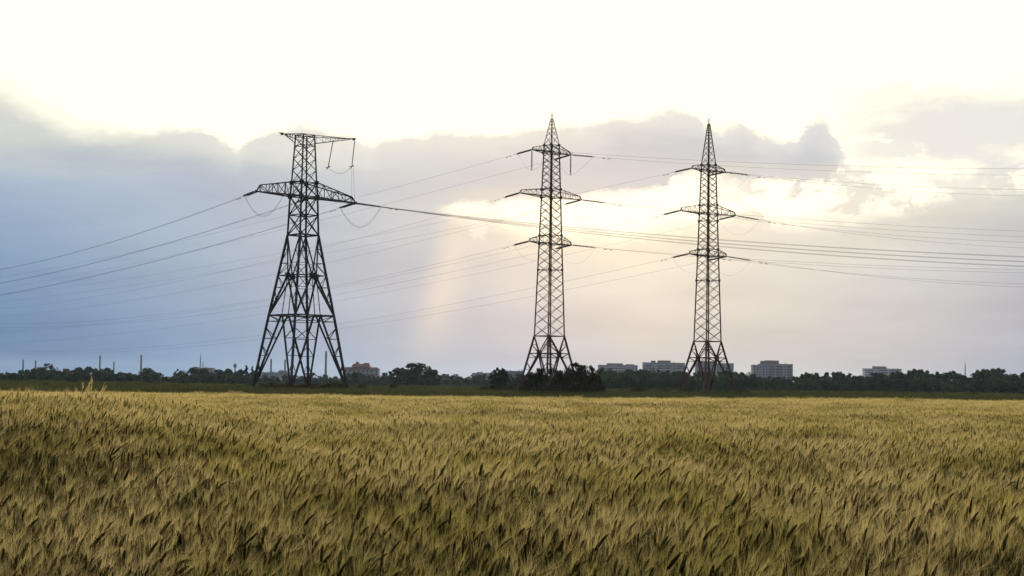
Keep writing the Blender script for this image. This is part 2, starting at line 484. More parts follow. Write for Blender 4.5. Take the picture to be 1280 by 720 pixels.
# ------------------------------------------------------------------ wheat
def stalk(mb, x, y, lod, rnd):
    h = rnd.gauss(.80, (.085, .06, .05)[lod])
    lean = rnd.gauss(.05, .12)              # wind from the left
    leany = rnd.gauss(-.03, .08)
    wscale = (1.0, 1.7, 3.2)[lod]
    def P(t):
        k = t ** 2.0
        return Vector((x + lean * h * k, y + leany * h * k, h * t * (1 - .06 * k)))
    sw = .0021 * wscale
    # stem
    if lod == 0:
        pts = [P(t) for t in (0.25, .55, .8, 1.0)]
        mb.tube(pts, [sw, sw * .9, sw * .75, sw * .65], 3, 0, False)
    else:
        a, b, c = P(.35), P(.72), P(1.0)
        wv = Vector((sw, 0, 0))
        mb.quad(a - wv, a + wv, b + wv, b - wv, 0); mb.quad(b - wv, b + wv, c + wv * .7, c - wv * .7, 0)
    # leaves
    nl = (3, 2, 1)[lod]
    for i in range(nl):
        t = rnd.uniform(.42, .86); p = P(t)
        an = rnd.gauss(0.2, 1.3)
        d = Vector((cos(an), sin(an) * .9, 0))
        L = rnd.uniform(.13, .26); up = rnd.uniform(.3, 1.1); w = rnd.uniform(.004, .0075) * (1.0, 1.5, 2.6)[lod]
        s = Vector((-d.y, d.x, .25)) * w
        q0 = p; q1 = p + d * L * .42 + Vector((0, 0, L * .42 * up)); q2 = p + d * L * .85 + Vector((0, 0, L * .35 * up)); q3 = p + d * L * 1.05 + Vector((0, 0, -L * .18))
        mb.quad(q0 - s * .6, q0 + s * .6, q1 + s, q1 - s, 1)
        mb.quad(q1 - s, q1 + s, q2 + s * .7, q2 - s * .7, 1)
        if lod < 2: mb.tri(q2 - s * .7, q2 + s * .7, q3, 1)
    # ear
    top = P(1.0)
    tilt = rnd.gauss(.12, .25) + (rnd.random() < .12) * rnd.uniform(.3, .9)
    az = rnd.gauss(0.0, .65)
    d = Vector((sin(tilt) * cos(az), sin(tilt) * sin(az), cos(tilt))).normalized()
    L = rnd.uniform(.075, .120); r = rnd.uniform(.0068, .0098) * (1, 1.15, 1.55)[lod]
    side = d.cross(Vector((0, 1, 0))).normalized(); fr = side.cross(d).normalized()
    droop = Vector((.012, 0, -.006))
    if lod == 0:
        prof = [.25, .8, 1, .88, 1, .85, .92, .7, .62, .2]
        n = len(prof)
        pts = [top + d * (L * i / (n - 1)) + droop * (i / (n - 1)) ** 2 for i in range(n)]
        mb.tube(pts, [r * q * (1.12 if i % 2 else .9) for i, q in enumerate(prof)], 5, 2, True)
        na, wa = 14, .0006
    elif lod == 1:
        pts = [top + d * (L * q) for q in (0, .25, .6, 1)]
        mb.tube(pts, [r * .4, r, r * .95, r * .3], 4, 2, True)
        na, wa = 10, .0010
    else:
        e = top + d * L; mid = top + d * L * .45
        mb.quad(top, mid + side * r, e, mid - side * r, 2)
        mb.quad(top, mid + fr * r, e, mid - fr * r, 2)
        na, wa = 5, .0031
    for i in range(na):
        t = rnd.uniform(.1, 1.0); ph = rnd.uniform(0, 2 * pi)
        o_ = (side * cos(ph) + fr * sin(ph))
        b = top + d * (L * t) + o_ * r * .6
        al = rnd.uniform(.08, .155)
        sp = rnd.uniform(.06, .42)
        tip = b + (d + o_ * sp + Vector((.05, 0, .05))).normalized() * al
        wv = (tip - b).cross(Vector((rnd.uniform(-.4, .4), 1, rnd.uniform(-.2, .2)))).normalized() * wa
        mb.tri(b - wv, b + wv, tip, 3)

def tall_weed(mb, rnd):
    # a thin-panicled grass that stands above the crop
    for k in range(9):
        x, y = rnd.gauss(0, .16), rnd.gauss(0, .10)
        h = rnd.uniform(.95, 1.32); lx = rnd.gauss(.14, .08)
        P = lambda t: Vector((x + lx * t * t, y, h * t))
        mb.tube([P(.2), P(.6), P(1.0)], [.004, .003, .002], 3, 0, False)
        for i in range(26):
            t = rnd.uniform(.74, 1.0); p = P(t)
            q = p + Vector((rnd.uniform(-.02, .05), rnd.uniform(-.03, .03), rnd.uniform(.03, .07)))
            mb.tri(p - Vector((.005, 0, 0)), p + Vector((.005, 0, 0)), q, 3)
        for i in range(2):
            p = P(rnd.uniform(.4, .7)); q = p + Vector((rnd.uniform(-.15, .25), 0, .2))
            mb.quad(p, p + Vector((.012, 0, 0)), q + Vector((.008, 0, 0)), q, 1)

wcol = bpy.data.collections.new('wheat_patches')    # source meshes, never linked to the scene
def add_variant(i, mb):
    me = mb.mesh('wheat_patch', WM)
    o = bpy.data.objects.new('p%02d' % i, me); wcol.objects.link(o)
specs = [(0, .66, 54)] * 8 + [(1, 1.05, 190)] * 6 + [(2, 1.6, 330)] * 6
rnd = random.Random(5)
for i, (lod, size, cnt) in enumerate(specs):
    mb = MB()
    for k in range(cnt):
        stalk(mb, rnd.uniform(-.58, .58) * size, rnd.uniform(-.58, .58) * size, lod, rnd)
    add_variant(i, mb)
for i in range(2):
    mb = MB(); tall_weed(mb, rnd); add_variant(20 + i, mb)

def gn_scatter(name, pts, coll, mats, label, cat):
    """pts: list of (co, rotz, tiltx, tilty, scale, scalez, idx)"""
    me = bpy.data.meshes.new(name)
    me.from_pydata([p[0] for p in pts], [], [])
    a = me.attributes.new('rot', 'FLOAT_VECTOR', 'POINT')
    a.data.foreach_set('vector', [v for p in pts for v in (p[2], p[3], p[1])])
    a = me.attributes.new('scl', 'FLOAT_VECTOR', 'POINT')
    a.data.foreach_set('vector', [v for p in pts for v in (p[4], p[4], p[5])])
    a = me.attributes.new('idx', 'INT', 'POINT')
    a.data.foreach_set('value', [p[6] for p in pts])
    for m in mats: me.materials.append(m)
    o = bpy.data.objects.new(name, me); COL.objects.link(o)
    ng = bpy.data.node_groups.new(name + '_nodes', 'GeometryNodeTree')
    ng.interface.new_socket('Geometry', in_out='INPUT', socket_type='NodeSocketGeometry')
    ng.interface.new_socket('Geometry', in_out='OUTPUT', socket_type='NodeSocketGeometry')
    n = ng.nodes; l = ng.links
    gi = n.new('NodeGroupInput'); go = n.new('NodeGroupOutput')
    ci = n.new('GeometryNodeCollectionInfo'); ci.inputs['Collection'].default_value = coll
    ci.inputs['Separate Children'].default_value = True; ci.inputs['Reset Children'].default_value = True
    ip = n.new('GeometryNodeInstanceOnPoints'); ip.inputs['Pick Instance'].default_value = True
    def attr(nm, ty):
        q = n.new('GeometryNodeInputNamedAttribute'); q.data_type = ty; q.inputs[0].default_value = nm
        return q.outputs[0]
    l.new(gi.outputs[0], ip.inputs['Points']); l.new(ci.outputs[0], ip.inputs['Instance'])
    l.new(attr('idx', 'INT'), ip.inputs['Instance Index'])
    l.new(attr('rot', 'FLOAT_VECTOR'), ip.inputs['Rotation'])
    l.new(attr('scl', 'FLOAT_VECTOR'), ip.inputs['Scale'])
    l.new(ip.outputs[0], go.inputs[0])
    md = o.modifiers.new('scatter', 'NODES'); md.node_group = ng
    return tag(o, label, cat, kind='stuff')

def far_edge(x):      # where the crop ends, as seen: nearer on the left
    px_ratio = x / 110.0
    return 106 + 22 * px_ratio + 3 * mnoise.noise(Vector((x * .1, 0, 7)))
def lerp_(a, b, t): return a + (b - a) * t
pts = []
def zone(y0, y1, sp, i0, i1, wfac=.36):
    y = y0
    while y < y1:
        x = -wfac * y - 3 - rnd.random() * sp
        while x < wfac * y + 3:
            px = x + rnd.uniform(-.3, .3) * sp; py = y + rnd.uniform(-.3, .3) * sp
            if py < far_edge(px):
                hn = mnoise.noise(Vector((px * .16, py * .10, 0))) * .9 + mnoise.noise(Vector((px * .6, py * .35, 5))) * .45
                hz = 1.0 + .20 * hn
                if rnd.random() < .05: hz *= .86
                hz *= 1.03
                hz = lerp_(hz, 0.91 + .17 * sstep(2, 26, px), sstep(60, 110, py) * .85)
                wind = -.01 + .15 * mnoise.noise(Vector((px * .22, py * .18, 9)))
                pts.append(((px, py, ground_z(px, py)), rnd.gauss(0, .5), rnd.gauss(0, .07), wind + rnd.gauss(0, .05), lerp_(1.28, 1.0, sstep(14, 45, py)) * rnd.uniform(.9, 1.1), hz, rnd.randint(i0, i1)))
            x += sp
        y += sp
zone(5.5, 34, .60, 0, 7)
zone(34, 84, 1.0, 8, 13)
zone(84, 150, 1.5, 14, 19)
# taller weeds standing over the crop on the left
for (px, d_, s_) in [(113, 40, 1.16), (118, 42, 1.02), (98, 40, .92), (124, 41, .95), (174, 40, 1.0), (184, 42, .92), (72, 40, .9), (95, 42, .98), (180, 46, 1.05), (178, 47, .95), (146, 52, .95), (88, 40, .95), (60, 44, .85), (30, 40, .85), (205, 50, .85), (135, 45, .9), (770, 80, .9), (1190, 90, 1.0), (700, 90, .9)]:
    xx = X_at(px, d_)
    pts.append(((xx, d_, ground_z(xx, d_)), rnd.uniform(-.4, .4), 0, .04, 1.0, s_, rnd.choice((20, 21))))
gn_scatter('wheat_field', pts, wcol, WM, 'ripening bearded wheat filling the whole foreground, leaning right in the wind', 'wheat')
print('wheat instances', len(pts))

# meadow grass beyond the crop
mcol = bpy.data.collections.new('meadow_patches')
for i in range(5):
    mb = MB()
    for k in range(420):
        x, y = rnd.uniform(-2.2, 2.2), rnd.uniform(-2.2, 2.2)
        h = rnd.uniform(.15, .5) * (1.5 if rnd.random() < .12 else 1); w = rnd.uniform(.02, .05); a = rnd.uniform(0, pi)
        d = Vector((cos(a) * w, sin(a) * w, 0)); b = Vector((x, y, 0)); t = b + Vector((rnd.gauss(.05, .12), rnd.gauss(0, .1), h))
        mb.tri(b - d, b + d, t)
    o = bpy.data.objects.new('m%d' % i, mb.mesh('meadow_patch', M['meadow'])); mcol.objects.link(o)
mp_ = []
y = 78.0
while y < 448:
    sp = 3.6 if y < 300 else 6.0
    x = -.36 * y
    while x < .36 * y:
        px, py = x + rnd.uniform(-1, 1), y + rnd.uniform(-1, 1)
        if py > far_edge(px) + 1:
            n_ = mnoise.noise(Vector((px * .03, py * .05, 2)))
            s_ = 1.0 if y < 300 else 1.7
            n_ += 1.1 * max(0, mnoise.noise(Vector((px * .09, py * .16, 8)))) + (.5 if px > 20 and 230 < py < 330 else 0)
            mp_.append(((px, py, ground_z(px, py)), rnd.uniform(0, 6), 0, 0, s_, max(.35, .95 + .8 * n_), rnd.randint(0, 4)))
        x += sp
    y += sp
gn_scatter('meadow_grass', mp_, mcol, [M['meadow']], 'dark green meadow grass between the wheat and the far trees', 'grass')

# ------------------------------------------------------------------ pylons
def lerp(a, b, t): return a + (b - a) * t
class Prof:
    def __init__(s, pts): s.p = pts
    def __call__(s, z):
        p = s.p
        for (z0, a), (z1, b) in zip(p, p[1:]):
            if z <= z1: return lerp(a, b, (z - z0) / (z1 - z0))
        return p[-1][1]
def corner(s, k): return ((-s/2, s/2, s/2, -s/2)[k], (-s/2, -s/2, s/2, s/2)[k])
def C3(prof, k, z):
    x, y = corner(prof(z), k % 4); return Vector((x, y, z))

def lattice(mb, prof, z0, z1, ratio, leg_w, br_w, rings=()):
    z = z0; levels = [z0]
    while z < z1 - .3 * ratio * prof(z):
        z += ratio * prof(z); levels.append(min(z, z1))
    f = (z1 - z0) / (levels[-1] - z0)
    levels = [z0 + (q - z0) * f for q in levels]
    for k in range(4):
        mb.bar(C3(prof, k, z0), C3(prof, k, z1), leg_w)
        for a, b in zip(levels, levels[1:]):
            mb.bar(C3(prof, k, a), C3(prof, k + 1, b), br_w)
            mb.bar(C3(prof, k + 1, a), C3(prof, k, b), br_w)
    for zr in list(rings):
        for k in range(4):
            mb.bar(C3(prof, k, zr), C3(prof, k + 1, zr), br_w * 1.25)
        mb.bar(C3(prof, 0, zr), C3(prof, 2, zr), br_w * .8)
    return levels

def gusset(mb, p, w):
    p = Vector(p); mb.box(p.x - w/2, p.x + w/2, p.y - w/2, p.y + w/2, p.z - w * .6, p.z + w * .6)

def crossarm(root, mat, sgn, L, zb, zt, prof, ztip, hend, n, w, bw, endf=.93):
    mb = MB()
    tip = Vector((sgn * L, 0, ztip))
    sb = prof(zb); st = prof(zt)
    tops = []; bots = []
    for q in (-1, 1):
        b0 = Vector((sgn * sb/2, q * sb/2, zb)); t0 = Vector((sgn * st/2, q * st/2, zt))
        te = b0.lerp(tip, endf) + Vector((0, 0, hend))
        mb.bar(b0, tip, w); mb.bar(t0, te, w * .85); mb.bar(te, tip, w * .8)
        B = [b0.lerp(tip, endf * i / n) for i in range(n + 1)]
        T = [t0.lerp(te, i / n) for i in range(n + 1)]
        for i in range(n):
            if i % 2 == 0: mb.bar(B[i], T[i+1], bw)
            else: mb.bar(T[i], B[i+1], bw)
            mb.bar(B[i+1], T[i+1], bw)
        tops.append(T); bots.append(B)
    for i in range(n):
        mb.bar(bots[0][i], bots[1][i+1], bw * .9); mb.bar(bots[0][i+1], bots[1][i+1], bw * .9)
        mb.bar(tops[0][i+1], tops[1][i+1], bw * .9)
    gusset(mb, tip, w * 1.8)
    mb.build('crossarm', mat, root)
    return tip

def leg_frame(mb, prof, k, z_foot, z_top, w, bw, inner_top, n):
    """splayed leg: corner chord, inner chords on both faces, zigzag between"""
    foot = C3(prof, k, z_foot); top = C3(prof, k, z_top)
    mb.bar(foot, top, w)
    for it in inner_top:
        it = Vector(it)
        mb.bar(foot + (it - foot) * .02, it, w * .8)
        for i in range(1, n + 1):
            t = i / (n + .35); t2 = min(1.0, (i + .62) / (n + .35))
            a = foot.lerp(top, t); b = foot.lerp(it, t)
            mb.bar(a, b, bw)
            if i <= n: mb.bar(b, foot.lerp(top, t2), bw)

def insulator(root, p, q, r=.155, n=15, double=0.0, name='insulator_string'):
    """chain of discs from p to q in root space"""
    p = Vector(p); q = Vector(q); d = (q - p).normalized()
    side = d.cross(Vector((0, 0, 1)))
    side = side.normalized() if side.length > .1 else Vector((1, 0, 0))
    mb = MB()
    for off in ((-1, 1) if double else (0,)):
        o_ = side * off * double
        a, b = p + o_, q + o_
        L = (b - a).length
        pts = [a]; rad = [.035]
        for i in range(n):
            t = .08 + .86 * i / n
            for dt, rr in ((0, .05), (.012, r), (.026, r * .9), (.034, .05)):
                pts.append(a.lerp(b, t + dt * 15 / n)); rad.append(rr)
        pts.append(b); rad.append(.035)
        mb.tube(pts, rad, 7)
    if double:
        mb.bar(p - side * double * 1.2, p + side * double * 1.2, .10)
        mb.bar(q - side * double * 1.2, q + side * double * 1.2, .10)
    else:
        mb.bar(q - side * .22, q + side * .22, .07)
    return mb.build(name, M['porcelain'], root)

WIRES = 0
class WireCurve:
    def __init__(s, P0, E, sag):
        s.P0 = Vector(P0); s.E = Vector(E); s.s = sag
    def __call__(s, u):
        p = s.P0.lerp(s.E, u); p.z -= 4 * s.s * u * (1 - u); return p
def wire_from(root, local_tip, E, sag, label, strings, double=0.0, r=.014, slen=4.1, umax=1.5, bundle=0.0, group='conductor wires of the pylons'):
    mw = root.matrix_world
    inv = mw.inverted()
    P0 = mw @ Vector(local_tip)
    c = WireCurve(P0, E, sag)
    L = (c(1) - P0).length
    us = slen / L
    q = c(us)
    if strings: insulator(root, local_tip, inv @ q, r=.12 if double else .155, double=double * 1.2)
    mb = MB()
    offs = [0.0] if not bundle else [-bundle, bundle]
    for of in offs:
        pts = [c(us + (umax - us) * i / 40) + Vector((0, 0, of)) for i in range(41)]
        mb.tube(pts, r, 5)
    # vibration dampers near the clamp
    for dd in (1.4, 2.3):
        p = c(us + dd / L); e = (c(us + (dd + .5) / L) - p)
        mb.tube([p + Vector((0, 0, -.14)) , p + e + Vector((0, 0, -.14))], .045, 5)
    o = mb.build('power_line_wire', M['wire'])
    tag(o, label, 'wire', group)
    return inv @ q

def jumper(root, a, b, sag, mid=None, r=.022, bundle=.0):
    mb = MB()
    a, b = Vector(a), Vector(b)
    for of in ((0,) if not bundle else (-bundle, bundle)):
        pts = []
        for i in range(17):
            t = i / 16
            p = a.lerp(b, t); p.z -= 4 * sag * t * (1 - t)
            if mid is not None:
                p += (Vector(mid) - (a.lerp(b, .5) - Vector((0, 0, sag)))) * (sin(pi * t) ** 2)
            p.z += of
            pts.append(p)
        mb.tube(pts, r, 4)
    return mb.build('jumper_wire', M['wire'], root)

def place_root(name, px, Y, theta, label):
    x = X_at(px, Y)
    r = empty(name, (x, Y, ground_z(x, Y)), theta, label, 'pylon')
    bpy.context.view_layer.update()
    return r

def pylon_double(px, Y, theta, label, side_name, lv, mat, left_E, right_E, sagL, sagR, hang):
    root = place_root('power_pylon', px, Y, theta, label)
    prof = Prof([(0, lv['foot']), (lv['zb'], lv['sb'])] + lv['prof'])
    zb = lv['zb']; zn = lv['zn']; ztop = lv['ztop']
    # splayed base: four legs
    body = MB()
    nodes = []
    for k in range(4):
        mb = MB()
        its = [C3(prof, k, zn).lerp(C3(prof, j, zn), .5) for j in (k - 1, k + 1)]
        leg_frame(mb, prof, k, 0, zn, .24, .075, its, 3)
        mb.bar(C3(prof, k, zn), C3(prof, k, zb), .24)
        f = C3(prof, k, 0); mb.box(f.x - .5, f.x + .5, f.y - .5, f.y + .5, -.4, .35)
        mb.build('leg', mat, root)
    ring = MB()
    for k in range(4):
        a = C3(prof, k, zn); b = C3(prof, k + 1, zn); m_ = a.lerp(b, .5)
        ring.bar(a, b, .13); gusset(ring, m_, .42)
        for c in (k, k + 1):
            t = C3(prof, c, zb); ring.bar(t, m_, .13)
            ring.bar(C3(prof, c, (zn + zb) / 2), t.lerp(m_, .5), .075)
            ring.bar(C3(prof, c, (zn + zb) / 2), m_, .07)
        ring.bar(m_, C3(prof, k + 1, zn).lerp(C3(prof, k + 2, zn), .5), .08)
        ring.bar(C3(prof, k, zb), C3(prof, k + 1, zb), .15)
    ring.build('base_bracing', mat, root)
    lattice(body, prof, zb, ztop, .53, .155, .06, rings=lv['rings'])
    for zr in lv['rings']:
        for k in range(4): gusset(body, C3(prof, k, zr), .30)
    # step bolts up one corner
    z = zb
    while z < ztop:
        p = C3(prof, 1, z); body.bar(p, p + Vector((.22, 0, 0)), .04); z += .8
    body.build('tower_body', mat, root)
    pk = MB()
    zp = lv['zpeak']
    pp = Prof([(ztop, prof(ztop)), (zp, .12)])
    lattice(pk, pp, ztop, zp - .5, .75, lv['pkw'], .038)
    pk.bar((0, 0, zp - .9), (0, 0, zp + .4), .12)
    pk.build('peak', mat, root)
    tips = []
    for (zl, zu, L) in lv['arms']:
        for sgn in (-1, 1):
            tips.append((sgn, crossarm(root, mat, sgn, L, zl, zu, prof, zl + .15, .55 if L > 5 else .45, 4 if L > 5 else 3, .095, .04)))
    armn = ['upper', 'middle', 'lower']
    for i, (sgn, tip) in enumerate(tips):
        ai = i // 2
        sd = 'left' if sgn < 0 else 'right'
        ex = (0, 9) if sgn > 0 else (0, 0)
        EL = at(0, left_E[i][0], left_E[i][1]); ER = at(1280, right_E[i][0], right_E[i][1])
        ql = wire_from(root, tip, EL, sagL[ai], f'thin wire running left from the {armn[ai]} crossarm, {sd} tip, of the {side_name} pylon', True)
        qr = wire_from(root, tip, ER, sagR[ai], f'thin wire running right from the {armn[ai]} crossarm, {sd} tip, of the {side_name} pylon', True)
        if ai == 0 and hang:
            hb = Vector(tip) + Vector((0, 0, -3.3))
            insulator(root, tip, hb, n=14)
            jumper(root, ql, qr, 1, mid=hb, r=.014)
        else:
            jumper(root, ql, qr, 2.6, r=.010)
    gw = MB(); top = root.matrix_world @ Vector((0, 0, zp - .3))
    return root

# middle pylon
lvB = dict(pkw=.085, foot=7.1, zb=9.2, sb=3.42, zn=6.4, ztop=40.3, zpeak=45.0,
           prof=[(19.9, 2.72), (24.1, 2.55), (31.7, 2.28), (38.9, 1.90), (40.3, 1.72)],
           rings=[19.9, 24.1, 25.5, 31.7, 33.0, 38.9, 40.2],
           arms=[(38.9, 40.2, 4.2), (31.7, 33.0, 6.7), (24.1, 25.5, 4.6)])
pyB = pylon_double(686, 258, radians(40), 'middle pylon, brownish lattice tower with three crossarms rising from dark bushes', 'middle', lvB, M['steel_rust'],
    [(347, 448), (361, 450), (386, 452), (396, 454), (404, 456), (409, 458)],
    [(211, 231), (219, 233), (289, 235), (296, 236), (337, 236), (341, 238)], [1.6, 2.8, 3.8], [.7, .8, .8], True)
lvC = dict(pkw=.12, foot=7.0, zb=8.9, sb=3.15, zn=6.2, ztop=38.4, zpeak=45.7,
           prof=[(19.0, 2.65), (23.1, 2.40), (30.1, 2.15), (37.3, 1.80), (38.4, 1.68)],
           rings=[19.0, 23.1, 24.2, 28.9, 30.1, 31.6, 37.3, 38.3],
           arms=[(37.3, 38.3, 3.7), (30.1, 31.6, 6.1), (23.1, 24.2, 4.1)])
pyC = pylon_double(884, 265, radians(34), 'right-hand pylon, brownish lattice tower with three crossarms and a tall pointed peak', 'right-hand', lvC, M['steel_rust'],
    [(368, 520), (377, 522), (414, 524), (429, 526), (438, 528), (441, 530)],
    [(237, 247), (245, 249), (303, 250), (310, 252), (355, 252), (359, 254)], [2.4, 4.0, 5.2], [.7, .8, .8], False)

# left pylon: heavy single circuit angle tower
pyA = place_root('power_pylon', 375, 248, radians(42), 'left-hand pylon, nearly black and broad with one wide crossarm and splayed latticed legs')
mat = M['steel']
prof = Prof([(0, 10.5), (11.6, 7.2), (24.1, 3.42), (30.1, 3.05), (32.3, 2.78), (38.1, 2.2), (39.8, 2.1)])
for k in range(4):
    mb = MB()
    its = [C3(prof, k, 11.6).lerp(C3(prof, j, 11.6), .48) for j in (k - 1, k + 1)]
    leg_frame(mb, prof, k, 0, 11.6, .30, .10, its, 4)
    mb.bar(C3(prof, k, 11.6), C3(prof, k, 24.1), .29)
    f = C3(prof, k, 0); mb.box(f.x - .6, f.x + .6, f.y - .6, f.y + .6, -.4, .4)
    mb.build('leg', mat, pyA)
rg = MB()
for k in range(4):
    a, b = C3(prof, k, 11.6), C3(prof, k + 1, 11.6); rg.bar(a, b, .22)
    n0, n1 = C3(prof, k, 17.8), C3(prof, k + 1, 17.8); nd = n0.lerp(n1, .5)
    rg.bar(n0, n1, .13); gusset(rg, nd, .6)
    rg.bar(nd, a.lerp(b, .5), .10)
    for c in (k, k + 1):
        t = C3(prof, c, 24.1); lo = C3(prof, c, 11.6)
        rg.bar(t, nd, .16); rg.bar(lo, nd, .23)
        for u in (.35, .7):
            rg.bar(t.lerp(nd, u), C3(prof, c, lerp(24.1, 17.8, u)), .08)
            rg.bar(t.lerp(nd, u), C3(prof, c, lerp(24.1, 17.8, min(1, u + .3))), .075)
            rg.bar(lo.lerp(nd, u), C3(prof, c, lerp(11.6, 17.8, u)), .08)
            rg.bar(lo.lerp(nd, u), C3(prof, c, lerp(11.6, 17.8, min(1, u + .3))), .075)
    rg.bar(C3(prof, k, 24.1), C3(prof, k + 1, 24.1), .22)
    rg.bar(a.lerp(b, .5), C3(prof, k + 1, 11.6).lerp(C3(prof, k + 2, 11.6), .5), .12)
    rg.bar(nd, C3(prof, k + 1, 17.8).lerp(C3(prof, k + 2, 17.8), .5), .08)
rg.build('base_bracing', mat, pyA)
bd = MB()
lattice(bd, prof, 24.1, 30.1, .80, .22, .12, rings=[27.2, 30.1])
lattice(bd, prof, 30.1, 32.3, .9, .22, .10, rings=[32.3])
lattice(bd, prof, 32.3, 39.8, .70, .17, .07, rings=[38.1, 39.8])
for zr in (30.1, 32.3):
    for k in range(4): gusset(bd, C3(prof, k, zr), .5)
bd.build('tower_body', mat, pyA)
tipL = crossarm(pyA, mat, -1, 8.7, 30.1, 32.4, prof, 30.2, 1.05, 5, .17, .08, .90)
tipR = crossarm(pyA, mat, 1, 10.0, 30.1, 32.4, prof, 30.0, .85, 5, .17, .08, .90)
# ground wire arm on top: flat top chord, struts from below
def top_arm(sgn, L, drop):
    mb = MB()
    tip = Vector((sgn * L, 0, 39.85 + .35 * sgn))
    s1 = prof(38.1) / 2; s2 = prof(39.8) / 2
    for q in (-1, 1):
        b0 = Vector((sgn * s1, q * s1, 38.5)); t0 = Vector((-sgn * s2, q * s2, 39.9))
        mb.bar(b0, tip - Vector((sgn * .6, 0, .1)), .09)
        mb.bar(Vector((sgn * s2, q * s2, 39.8)), tip, .09)
        for i in range(1, 5):
            a = b0.lerp(tip, i / 5); b = Vector((sgn * s2, q * s2, 39.8)).lerp(tip, i / 5); mb.bar(a, b, .04)
            if i < 4: mb.bar(b, b0.lerp(tip, (i + 1) / 5), .04)
    mb.bar(tip - Vector((sgn * .8, 0, 0)), tip + Vector((sgn * .5, 0, .1)), .12)
    gusset(mb, tip, .3)
    mb.build('earth_wire_arm', mat, pyA)
    return tip
tL = top_arm(-1, 4.3, 0); tR = top_arm(1, 9.4, 0)
# phase wires
def strain(local, EL, ER, labL, labR, sagL=1.2, sagR=1.4):
    a = b = None
    if EL: a = wire_from(pyA, local, EL, sagL, labL, True, double=.22, r=.019, bundle=.05, slen=4.2)
    if ER: b = wire_from(pyA, local, ER, sagR, labR, True, double=.22, r=.019, bundle=.05, slen=4.2)
    return a, b
lab = 'dark twin wire running {} from the {} of the left-hand pylon'
a1, b1 = strain(tipL, at(0, 337, 350), at(1280, 321, 233), lab.format('left', 'left crossarm tip'), lab.format('right', 'left crossarm tip'))
a2, b2 = strain(Vector((.2, -1.7, 29.9)), at(0, 354, 352), at(1280, 327, 235), lab.format('left', 'body just below the crossarm'), lab.format('right', 'body just below the crossarm'))
a3, b3 = strain(tipR, at(0, 369, 355), at(1280, 333, 237), lab.format('left', 'right crossarm tip'), lab.format('right', 'right crossarm tip'))
jumper(pyA, a1, b1, 3.2, r=.018, bundle=.10); jumper(pyA, a3, b3, 3.2, r=.018, bundle=.10)
# hanging strings carry the centre jumper round the tower
h1t = Vector((5.4, 0, 39.7)); h1b = Vector((4.5, 0, 35.2)); h2t = tR + Vector((.2, 0, 0)); h2b = Vector((9.1, 0, 35.8))
insulator(pyA, h1t, h1b, r=.10, n=16); insulator(pyA, h2t, h2b, r=.10, n=16)
jumper(pyA, h1b, h2b, 1.1)
jumper(pyA, h2b, tipR + Vector((-.8, 0, .8)), 0, r=.02); jumper(pyA, h2b + Vector((.3, 0, 0)), tipR + Vector((-.2, 0, .5)), 0, r=.02)
for h in (h1b, h2b):
    mb = MB(); mb.bar(h + Vector((-.5, 0, -.1)), h + Vector((.4, 0, .1)), .09); mb.bar(h + Vector((.05, -.3, .2)), h + Vector((-.1, .3, -.35)), .09); mb.build('clamp', mat, pyA)

# ------------------------------------------------------------------ trees and bushes
def crown_mesh(name, mat, H, Wd, leaf, nclump, per, seed, base=.12, taper=.75, shape='round'):
    r = random.Random(seed); mb = MB()
    for c in range(nclump):
        t = r.random() ** .8
        z = H * (base + (1 - base) * t * .93)
        if shape == 'round': rad = Wd / 2 * sqrt(max(.04, 1 - ((t - .38) / .66) ** 2)) * .78
        elif shape == 'column': rad = Wd / 2 * (.9 - .7 * t ** 2) * .7
        else: rad = Wd / 2 * (1.0 - .55 * t) * .85
        an = r.uniform(0, 2 * pi); q = r.random() ** .5
        cx, cy = cos(an) * rad * q, sin(an) * rad * q
        cr = Wd * r.uniform(.10, .19) * (1.15 - .45 * t)
        if shape == 'column': cr *= .9
        if r.random() < .3: cr *= .55; z *= 1.06
        for i in range(per):
            v = Vector((r.gauss(0, 1), r.gauss(0, 1), r.gauss(0, 1))); v.normalize(); v *= cr * r.random() ** .4
            v.z *= 1.1
            p = Vector((cx, cy, z)) + v
            if p.z < 0.02 * H: p.z = .02 * H + r.random() * .1 * H
            a = Vector((r.gauss(0, 1), r.gauss(0, 1), r.gauss(0, .8))).normalized(); b = a.cross(Vector((r.gauss(0, 1), r.gauss(0, 1), r.gauss(0, 1)))).normalized()
            s1 = leaf * r.uniform(.5, 1.2); s2 = s1 * .7
            mb.quad(p - a * s1, p - b * s2, p + a * s1, p + b * s2)
    return mb.mesh(name, mat)
def trunk_mesh(name, H, r0, seed, nl=6):
    r = random.Random(seed); mb = MB()
    mb.tube([(0, 0, -.3), (r.uniform(-.1, .1), 0, H * .3), (r.uniform(-.3, .3), r.uniform(-.2, .2), H * .82)], [r0, r0 * .75, r0 * .15], 6)
    for i in range(nl):
        z = H * r.uniform(.2, .6); a = r.uniform(0, 2 * pi); L = H * r.uniform(.2, .35)
        mb.tube([(0, 0, z), (cos(a) * L * .5, sin(a) * L * .5, z + L * .5), (cos(a) * L * .8, sin(a) * L * .8, z + L * .95)], [r0 * .45, r0 * .3, r0 * .08], 4)
    return mb.mesh(name, M['bark'])

# unit crowns (about 8 m tall) shared by copies
CR = [crown_mesh('crown', M['leaf_far'], 8, w, .33, 34, 80, 100 + i, .03, shape=sh) for i, (w, sh) in enumerate([(8, 'round'), (7, 'round'), (9, 'round'), (6.5, 'round'), (8.5, 'dome'), (7, 'dome'), (5.5, 'round'), (10, 'dome')])]
TK = [trunk_mesh('trunk', 8, .22, i) for i in range(3)]
PO = crown_mesh('crown', M['leaf_far'], 10, 3.2, .30, 60, 60, 300, .06, shape='column')

